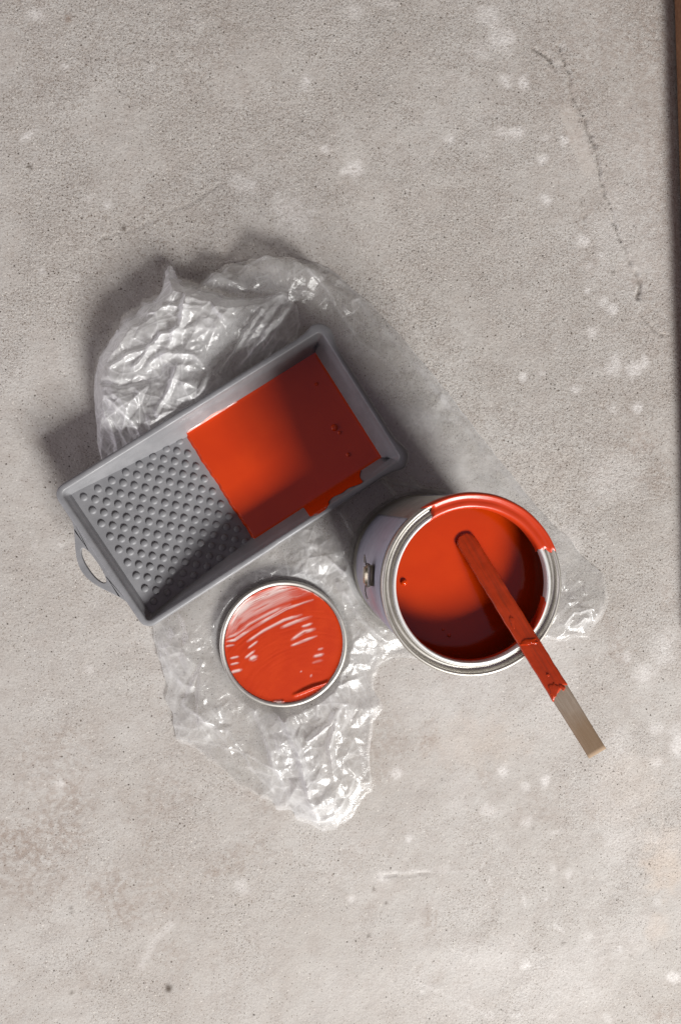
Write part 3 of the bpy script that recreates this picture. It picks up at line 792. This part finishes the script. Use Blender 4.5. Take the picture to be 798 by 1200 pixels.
# ================================================================= LID
lid_p = place(333, 755, 0.014)
LID_R = 0.0755
def build_lid():
    zb = 0.0058
    root = thing('can_lid', 'round tin lid lying inner side up, brushed over with streaky red paint', 'lid', (lid_p.x, lid_p.y, zb))
    Rl = LID_R; h = 0.0085
    prof = [(Rl - 0.010, 0.0), (Rl - 0.004, 0.0002), (Rl - 0.0012, 0.0012), (Rl - 0.0003, 0.003), (Rl, h - 0.003), (Rl - 0.0004, h - 0.0012), (Rl - 0.0014, h - 0.0002), (Rl - 0.0026, h), (Rl - 0.0046, h - 0.0004), (Rl - 0.0056, h - 0.0014), (Rl - 0.0060, h - 0.0036), (Rl - 0.0066, h - 0.0052)]
    lathe('rim', prof, 176, M_tin, root)
    lathe('underside', [(0.0001, 0.0005), (Rl - 0.010, 0.0)], 96, M_tin, root)
    # paint film with brush streaks
    hgt = 0.00085; n = int(2 * Rl / hgt) + 2
    g = -Rl + hgt * np.arange(n); X, Y = np.meshgrid(g, g, indexing='ij')
    z = np.full(X.shape, h - 0.0026); bare = np.zeros_like(X)
    def zp(q, zz=0.014): p = place(230 + q[0] / 3.8, 660 + q[1] / 3.8, zz); return (p.x - lid_p.x, p.y - lid_p.y)
    strk = [([(150, 290), (185, 225), (230, 185), (300, 148), (370, 118), (440, 102)], 15, .95), ([(138, 318), (180, 262), (250, 218), (330, 178), (420, 140), (505, 122)], 20, .50), ([(215, 190), (300, 150), (360, 125)], 9, 1.0),
            ([(135, 352), (170, 345), (230, 303), (310, 255), (400, 205), (522, 162)], 5, .95), ([(135, 335), (175, 318), (240, 270), (330, 222), (420, 182)], 6, .6), ([(228, 350), (300, 302), (390, 255), (470, 230)], 6, .7),
            ([(380, 288), (450, 258), (512, 240)], 6, .65), ([(470, 285), (515, 270)], 5, .7), ([(430, 338), (480, 305), (528, 294)], 7, .7), ([(425, 368), (480, 346), (538, 324)], 5, .75), ([(235, 378), (272, 350)], 4, .7), ([(218, 424), (262, 390)], 5, .7),
            ([(240, 432), (270, 417)], 9, .85), ([(155, 424), (190, 417)], 4, .7), ([(155, 452), (190, 445)], 4, .7), ([(158, 487), (200, 477)], 6, .8), ([(132, 372), (170, 366)], 3, .5), ([(525, 417), (566, 405)], 7, .7), ([(440, 102), (520, 128), (577, 168)], 4, .9), ([(545, 385), (566, 380)], 4, .4),
            ([(508, 505), (511, 506)], 5, .9), ([(465, 485), (467, 487)], 4, .7), ([(345, 622), (385, 620)], 8, .8), ([(520, 445), (560, 436)], 5, .3), ([(545, 612), (600, 560)], 3, .5)]
    wob = (fbm(X, Y, 0.012, 3, 3) - 0.5) * 0.0030
    for pts, w, k in strk:
        P = np.array([zp(q) for q in pts]); P = np.concatenate([P[:1], *[np.linspace(P[i], P[i + 1], 5)[1:] for i in range(len(P) - 1)]])
        d, t = seg_dist(X + wob, Y + wob * 0.7, P)
        ww = w * 0.00027 * 1.15 * (0.55 + 0.45 * np.sin(PI * np.clip(t * 0.94 + 0.03, 0, 1)) ** 0.5)
        ln = np.hypot(*np.diff(P, axis=0).T).sum()
        sgn = d * np.sign((X - P[0, 0]) * (P[-1, 1] - P[0, 1]) - (Y - P[0, 1]) * (P[-1, 0] - P[0, 0]))
        hair = sstep(0.22, 0.62, vnoise(sgn, t * ln * 0.045 + k, 0.00085, 77) * 0.75 + 0.25 * vnoise(sgn, t * ln * 0.2 + k, 0.0016, 78))
        fade = sstep(0, 0.12, t) * sstep(1.0, 0.8, t) * 0.7 + 0.3
        bare = np.maximum(bare, k * fade * sstep(ww * 1.6, ww * 0.2, d) * (0.25 + 0.75 * hair))
    # brush ridges follow the same sweep; a rolled edge of thick paint at the lower right
    z += 0.00020 * (vnoise(np.hypot(X - 0.03, Y + 0.09) + 0.5 * wob, 0.12 * X, 0.0021, 5) - 0.5) * sstep(0.3, 0.7, fbm(X, Y, 0.03, 15, 2))
    z -= 0.0004 * bare
    P = np.array([zp(q) for q in ((438, 588), (480, 570), (520, 553), (560, 540), (595, 526))]); d, t = seg_dist(X, Y, P)
    ridge = np.sin(PI * np.clip(t * 0.9 + 0.08, 0, 1)) ** 0.6
    z += 0.0030 * ridge * np.exp(-(d / 0.0021) ** 2)
    P = np.array([zp(q) for q in ((350, 622), (385, 618))]); d, t = seg_dist(X, Y, P); z += 0.0016 * np.exp(-(d / 0.002) ** 2)
    rr = np.hypot(X, Y); z += 0.0009 * np.exp(-(Rl - 0.0064 - rr) / 0.0015)
    rl = Rl - 0.0062
    ok = rr < rl + hgt * 1.5
    sc = np.where(rr > rl, rl / np.maximum(rr, 1e-6), 1.0); X, Y = X * sc, Y * sc; z = np.where(rr > rl, h - 0.0018, z)
    idx = -np.ones(X.shape, int); idx[ok] = np.arange(ok.sum())
    q = np.stack([idx[:-1, :-1], idx[1:, :-1], idx[1:, 1:], idx[:-1, 1:]], -1).reshape(-1, 4); q = q[(q >= 0).all(1)]
    o = grid_mesh('paint_film', np.stack([X[ok], Y[ok], z[ok]], -1), q, M_lidpaint, root)
    float_attr(o, 'bare', bare[ok])
def make_lidpaint():
    m, nt = mat('brushed_red_paint'); n = N(nt); co = n.coord(); b = n.attr('bare')
    c = n.mix(n.ramp(n.noise(co, 60.0, 3), 0.3, 0.7), (0.50, 0.040, 0.006), (0.46, 0.033, 0.005))
    c = n.mix(n.math('MULTIPLY', b, 0.9), c, (0.74, 0.66, 0.63))
    bp = n.bump(n.noise(co, 500.0, 3, 0.6), 0.0003, 0.4)
    n.out(n.bsdf(Base_Color=c, Roughness=n.ramp(b, 0, 1, 0.27, 0.40), Specular_IOR_Level=0.38, Normal=bp))
    return m
M_lidpaint = make_lidpaint()
build_lid()

# ================================================================= PLASTIC BAG
OUT = [(200, 311), (214, 325), (238, 322), (266, 311), (300, 305), (345, 304), (380, 313), (415, 339), (450, 374), (480, 407), (515, 449), (545, 488), (575, 528), (606, 566), (640, 606), (668, 640), (692, 660), (712, 684), (708, 715), (690, 741), (660, 748), (630, 748), (585, 770), (520, 778), (470, 768), (444, 782),
       (436, 805), (441, 835), (436, 872), (438, 918), (428, 933), (410, 955), (395, 971), (366, 966), (338, 951), (318, 941), (290, 924), (262, 900), (236, 876), (208, 866), (201, 838), (196, 802), (184, 768), (178, 735), (172, 700), (150, 620), (119, 540), (112, 485), (111, 445), (119, 415), (140, 385), (164, 360), (170, 348), (188, 344)]
FLAP = [(201, 313), (213, 328), (240, 342), (272, 350), (305, 350), (332, 346), (350, 368), (350, 395), (341, 420), (322, 445), (300, 470), (270, 500), (200, 540), (150, 556), (121, 540), (114, 485), (113, 446), (121, 417), (142, 387), (168, 362), (188, 344)]

def film(name, outline, zfun, m, parent, h=0.0016, seed=1, jitter=0.0007, ragged=0.6):
    P = smooth_outline(places(outline), 7, jitter, seed)
    rs = np.random.RandomState(seed + 40); nz = rs.randn(len(P), 2)
    for _ in range(3): nz = (np.roll(nz, 1, 0) + nz + np.roll(nz, -1, 0)) / 3
    calm_side = np.clip(gauss_at(P[:, 0], P[:, 1], 540, 480, 170, 170) + gauss_at(P[:, 0], P[:, 1], 110, 470, 70, 110) + gauss_at(P[:, 0], P[:, 1], 340, 300, 110, 40), 0, 1)[:, None]          # the drawn-out right edge runs smooth
    P = P + nz * 0.0062 * ragged * (1 - 0.9 * np.clip(calm_side * 1.3, 0, 1))
    x0, y0 = P.min(0) - 3 * h; x1, y1 = P.max(0) + 3 * h
    nx, ny = int((x1 - x0) / h) + 1, int((y1 - y0) / h) + 1
    X, Y = np.meshgrid(x0 + h * np.arange(nx), y0 + h * np.arange(ny), indexing='ij')
    ins = inside(X, Y, P)
    d, _ = seg_dist(X, Y, P, True)
    sd = np.where(ins, d, -d)
    Z, dens = zfun(X, Y, np.maximum(sd, 0), x0, y0, h, nx, ny)
    cell = ins[:-1, :-1] | ins[1:, :-1] | ins[1:, 1:] | ins[:-1, 1:]
    use = np.zeros_like(ins)
    for a, b in ((slice(None, -1), slice(None, -1)), (slice(1, None), slice(None, -1)), (slice(1, None), slice(1, None)), (slice(None, -1), slice(1, None))): use[a, b] |= cell
    # pull the outside corners of border cells onto the outline
    ox, oy = np.where(use & ~ins)
    for i, j in zip(ox, oy):
        p = np.array([X[i, j], Y[i, j]]); k = np.argmin(((P - p) ** 2).sum(1)); bestd, bp = 1e9, p
        for s in (k - 1, k):
            a, b = P[s % len(P)], P[(s + 1) % len(P)]; ab = b - a; t = np.clip((p - a) @ ab / max(ab @ ab, 1e-14), 0, 1); q = a + t * ab
            dd = ((p - q) ** 2).sum()
            if dd < bestd: bestd, bp = dd, q
        X[i, j], Y[i, j] = bp
    idx = -np.ones(ins.shape, int); idx[use] = np.arange(use.sum())
    q = np.stack([idx[:-1, :-1], idx[1:, :-1], idx[1:, 1:], idx[:-1, 1:]], -1)[cell]
    o = grid_mesh(name, np.stack([X[use], Y[use], Z[use]], -1), q, m, parent)
    float_attr(o, 'film_weight', dens[use])
    return o

_ca, _sa = math.cos(-tray_ang), math.sin(-tray_ang)
def clear_of_things(X, Y):
    """distance from the footprints of the tray, can and lid (0 under them)"""
    dx, dy = X - tray_c.x, Y - tray_c.y
    u, v = dx * _ca - dy * _sa, dx * _sa + dy * _ca
    a, b = TA - 0.020, TB - 0.0165
    qx, qy = np.maximum(np.abs(u) - a, 0), np.maximum(np.abs(v) - b, 0)
    dt = np.hypot(qx, qy)
    dc = np.maximum(np.hypot(X - can_c.x, Y - can_c.y) - CAN_R - 0.001, 0)
    dl = np.maximum(np.hypot(X - lid_p.x, Y - lid_p.y) - LID_R - 0.001, 0)
    return dt, dc, dl
def gauss(X, Y, px, py, rx, ry=None, ang=0.0):
    p = place(px, py); a = R(-ang); dx, dy = X - p.x, Y - p.y
    u = (dx * math.cos(a) + dy * math.sin(a)) / (rx * 0.00102); v = (-dx * math.sin(a) + dy * math.cos(a)) / ((ry or rx) * 0.00102)
    return np.exp(-(u * u + v * v))

def build_bag():
    root = thing('plastic_bag', 'crumpled clear plastic bag spread on the concrete under the tray, can and lid', 'plastic bag')
    def top(X, Y, d, x0, y0, h, nx, ny):
        dt, dc, dl = clear_of_things(X, Y)
        f = lambda lam, seed, ang=0, st=1, cr=0.0010: facets(x0, y0, h, nx, ny, lam, seed, R(ang), st, cr)
        left = np.clip(gauss(X, Y, 170, 430, 90) + gauss(X, Y, 250, 370, 80), 0, 1)
        upper = gauss(X, Y, 350, 325, 75, 35, 15)
        low = np.clip(gauss(X, Y, 240, 800, 60, 90) + gauss(X, Y, 360, 880, 95, 80) + gauss(X, Y, 410, 720, 60, 80) + 0.8 * gauss(X, Y, 205, 745, 45, 40) + 0.8 * gauss(X, Y, 385, 640, 70, 40, -30), 0, 1)
        calm = gauss(X, Y, 275, 880, 45, 50, 40)
        tail = gauss(X, Y, 680, 722, 38, 34)
        right = gauss(X, Y, 500, 500, 130, 60, 48)
        rimf = gauss(X, Y, 380, 945, 60, 25, 15)
        patch = sstep(0.35, 0.65, fbm(X, Y, 0.05, 61, 2))
        env = 0.003 + 0.022 * left + 0.026 * upper + 0.008 * low + 0.006 * tail + 0.003 * right + 0.009 * rimf + 0.004 * fbm(X, Y, 0.08, 3, 2)
        amp = np.clip(0.16 + 0.75 * left + 0.30 * upper + 0.80 * low * (0.45 + 0.55 * patch) + 1.2 * tail - 0.5 * calm - 0.05 * right, 0.08, 1.3)
        (c1, k1), (c2, k2), (c3, k3) = f(0.030, 1), f(0.0125, 2), f(0.0062, 3, cr=0.0007)
        (l1, m1), (l2, m2), (l3, m3) = f(0.009, 4, -62, 6.0), f(0.010, 5, 40, 4.5), f(0.014, 6, -45, 7.0)
        z = env + amp * (0.0040 * c1 + 0.0025 * c2 + 0.0014 * c3 + 0.0007 * k2)
        z += 0.0026 * l1 * np.clip(low * 1.2, 0, 1) * (0.4 + 0.6 * patch) + 0.0030 * l2 * left + 0.0010 * l3 * right + 0.0016 * l3 * upper
        ple = np.zeros_like(z)
        # long pleats running out from under the can and lid
        for pts, w, hh in [([(330, 835), (352, 885), (362, 930), (372, 965)], 4, .008), ([(300, 830), (320, 890), (345, 945)], 3, .003), ([(395, 830), (385, 870), (390, 905)], 4, .006), ([(375, 850), (360, 862), (385, 845), (392, 830)], 3, .005), ([(210, 800), (200, 850)], 5, .005), ([(240, 770), (215, 825), (260, 850)], 3, .004),
                            ([(420, 640), (400, 600), (410, 575)], 3, .004), ([(395, 680), (420, 720), (450, 750)], 3.5, .005), ([(380, 650), (405, 672), (420, 700)], 3, .004), ([(470, 590), (445, 560), (440, 530)], 2.5, .003), ([(440, 560), (500, 575), (560, 590)], 2.5, .002), ([(478, 560), (490, 575), (520, 575)], 2, .002),
                            ([(380, 313), (430, 365), (490, 432), (560, 520), (640, 612)], 3.5, .003), ([(345, 312), (380, 345), (420, 400), (470, 440)], 2.5, .002), ([(650, 735), (668, 715), (690, 712)], 3, .005), ([(665, 740), (680, 722), (700, 730)], 3, .004), ([(640, 650), (660, 690)], 2.5, .002),
                            ([(255, 870), (290, 880), (330, 900)], 2.2, .0016), ([(265, 850), (300, 905), (330, 935)], 2.2, .0016), ([(340, 955), (375, 958), (400, 950)], 4, .006), ([(415, 900), (405, 930), (385, 965)], 3, .004), ([(350, 770), (400, 800), (430, 790)], 2.5, .003), ([(195, 760), (215, 790)], 3, .004)]:
            dd, t = seg_dist(X + 0.005 * (fbm(X, Y, 0.02, 8, 2) - .5), Y + 0.004 * (fbm(X, Y, 0.015, 18, 2) - .5), places(pts)); g = np.exp(-(dd / (w * 0.0009)) ** 2) * np.sin(PI * np.clip(t * .86 + .1, 0, 1)) ** 0.5
            z += hh * g; ple = np.maximum(ple, g)
        z = np.maximum(z, 0.0022 + 0.0012 * (c2 + 1) * np.clip(amp * 2, 0.3, 1))
        puff = np.clip(left + upper, 0, 1)
        win = sstep(0, 0.045 - 0.027 * np.clip(puff + tail, 0, 1), d + 0.006 * (c2 + c1) * sstep(0, 0.006, d))
        z = 0.0013 + np.maximum(z - 0.0013, 0) * win
        z = np.maximum(z, 0.0013 + 0.0004 * (c3 + 1) * sstep(0, 0.004, d))
        z = np.minimum(z, 0.0032 + 1.4 * dt); z = np.minimum(z, 0.0026 + 1.6 * dc); z = np.minimum(z, 0.0044 + 1.0 * dl)
        cr = np.maximum(np.maximum(k1, k2 * 0.8), np.maximum(m1 * low, np.maximum(m2 * left, 0.5 * m3 * np.maximum(right, upper))))
        dens = 0.50 + 0.8 * left + (0.55 + 0.9 * patch) * low + 1.15 * right + 0.3 * upper + 0.4 * tail + 1.0 * rimf + 0.30 * c1 * np.clip(amp, 0, 1) 
        dens *= 1 - 0.55 * calm
        dens += cr * (0.35 + 1.4 * np.clip(amp, 0, 1)) * (0.25 + 0.75 * patch) + 0.8 * ple
        dens *= 0.72 + 0.5 * sstep(0.3, 0.7, fbm(X, Y, 0.06, 151, 3))
        dens += 1.1 * sstep(0.35, 0.7, fbm(X, Y, 0.02, 90, 2)) * np.exp(-d / 0.0009) * (1 - 0.8 * calm)
        dens += 0.9 * np.exp(-(d / 0.0022) ** 2) * np.clip(right * 1.3, 0, 1)
        return np.maximum(z, 0.0012), np.clip(dens, 0.1, 3)
    film('top_film', OUT, top, M_film, root, 0.0011, 2, 0.0004, 1.0)
    def under(X, Y, d, x0, y0, h, nx, ny):
        z = 0.0006 + 0.0005 * (facets(x0, y0, h, nx, ny, 0.02, 12) + 1) * sstep(0, 0.004, d)
        return z, np.full(X.shape, 0.75)
    film('under_film', OUT, under, M_film_under, root, 0.0030, 3)
    def flap(X, Y, d, x0, y0, h, nx, ny):
        dt, dc, dl = clear_of_things(X, Y)
        f = lambda lam, seed, ang=0, st=1, cr=0.0009: facets(x0, y0, h, nx, ny, lam, seed, R(ang), st, cr)
        env = 0.010 + 0.040 * np.clip(gauss(X, Y, 175, 430, 75) + gauss(X, Y, 225, 365, 60) + 0.7 * gauss(X, Y, 200, 480, 60) + 0.6 * gauss(X, Y, 300, 375, 45), 0, 1)
        (c1, k1), (c2, k2), (c3, k3) = f(0.028, 21), f(0.0115, 22), f(0.0056, 23, cr=0.0007)
        (fan1, n1), (fan2, n2), (fan3, n3) = f(0.0075, 24, 52, 6.0), f(0.008, 25, -58, 5.5), f(0.009, 26, 20, 5.0)
        g1 = gauss(X, Y, 305, 410, 60); g2 = gauss(X, Y, 155, 500, 55); g3 = gauss(X, Y, 200, 370, 70)
        z = env + 0.0056 * c1 + 0.0025 * c2 + 0.0010 * c3 + 0.0008 * k2 + 0.0042 * fan1 * g1 + 0.0044 * fan2 * g2 + 0.0034 * fan3 * g3
        ple = np.zeros_like(z)
        # a deep fold between two ridges where the film is drawn to the knot, and its lesser pleats
        for pts, w, hh in [([(292, 378), (268, 412), (240, 450)], 11, -.016), ([(215, 330), (245, 346), (300, 352), (340, 352)], 3.5, .010), ([(340, 362), (310, 400), (280, 440)], 3.5, .008), ([(228, 345), (222, 385), (200, 430)], 4, .008), ([(250, 440), (232, 425), (200, 425), (180, 440)], 3.5, .007), ([(122, 455), (150, 458), (180, 452)], 3.5, -.008),
                            ([(130, 420), (165, 375), (200, 345)], 4, .006), ([(205, 318), (218, 345)], 3, .012), ([(165, 440), (200, 405), (235, 395)], 3, .006), ([(262, 350), (255, 375), (270, 390)], 3, .005), ([(248, 445), (238, 470), (235, 490)], 3, .006), ([(305, 372), (285, 405), (262, 440)], 2.5, .006), ([(330, 370), (318, 405), (300, 425)], 2.5, .005),
                            ([(125, 480), (140, 510), (145, 535)], 3, .006), ([(135, 470), (165, 500), (175, 520)], 2.5, .005), ([(180, 380), (205, 372), (240, 372)], 2.5, .004), ([(140, 440), (160, 425), (200, 415)], 2.5, .005), ([(215, 440), (205, 465), (190, 490)], 3, .005)]:
            dd, t = seg_dist(X + 0.006 * (fbm(X, Y, 0.02, 8, 2) - .5), Y + 0.005 * (fbm(X, Y, 0.015, 18, 2) - .5), places(pts)); g = np.exp(-(dd / (w * 0.0010)) ** 2) * np.sin(PI * np.clip(t * .86 + .1, 0, 1)) ** 0.5
            z += hh * g
            if hh > 0: ple = np.maximum(ple, g)
        z = np.minimum(z, 0.005 + d * 1.1 + np.sqrt(np.maximum(d, 0) * 0.02)); z = np.maximum(z, 0.006)
        z = np.minimum(z, 0.0038 + 2.0 * dt)
        cr = np.maximum(np.maximum(k1, 0.9 * k2), np.maximum(n1 * g1, np.maximum(n2 * g2, n3 * g3)))
        patch = sstep(0.3, 0.65, fbm(X, Y, 0.045, 61, 2))
        dens = 1.4 + 0.4 * c1 + 1.7 * cr * (0.3 + 0.7 * patch) + 0.9 * ple + 0.8 * np.exp(-d / 0.0012)
        dd, t = seg_dist(X, Y, places([(292, 378), (268, 412), (240, 450)])); dens *= 1 - 0.75 * np.exp(-(dd / 0.013) ** 2)
        return np.maximum(z, 0.0038), np.clip(dens, 0.1, 3.2)
    film('folded_flap', FLAP, flap, M_film_flap, root, 0.0010, 5)
build_bag()
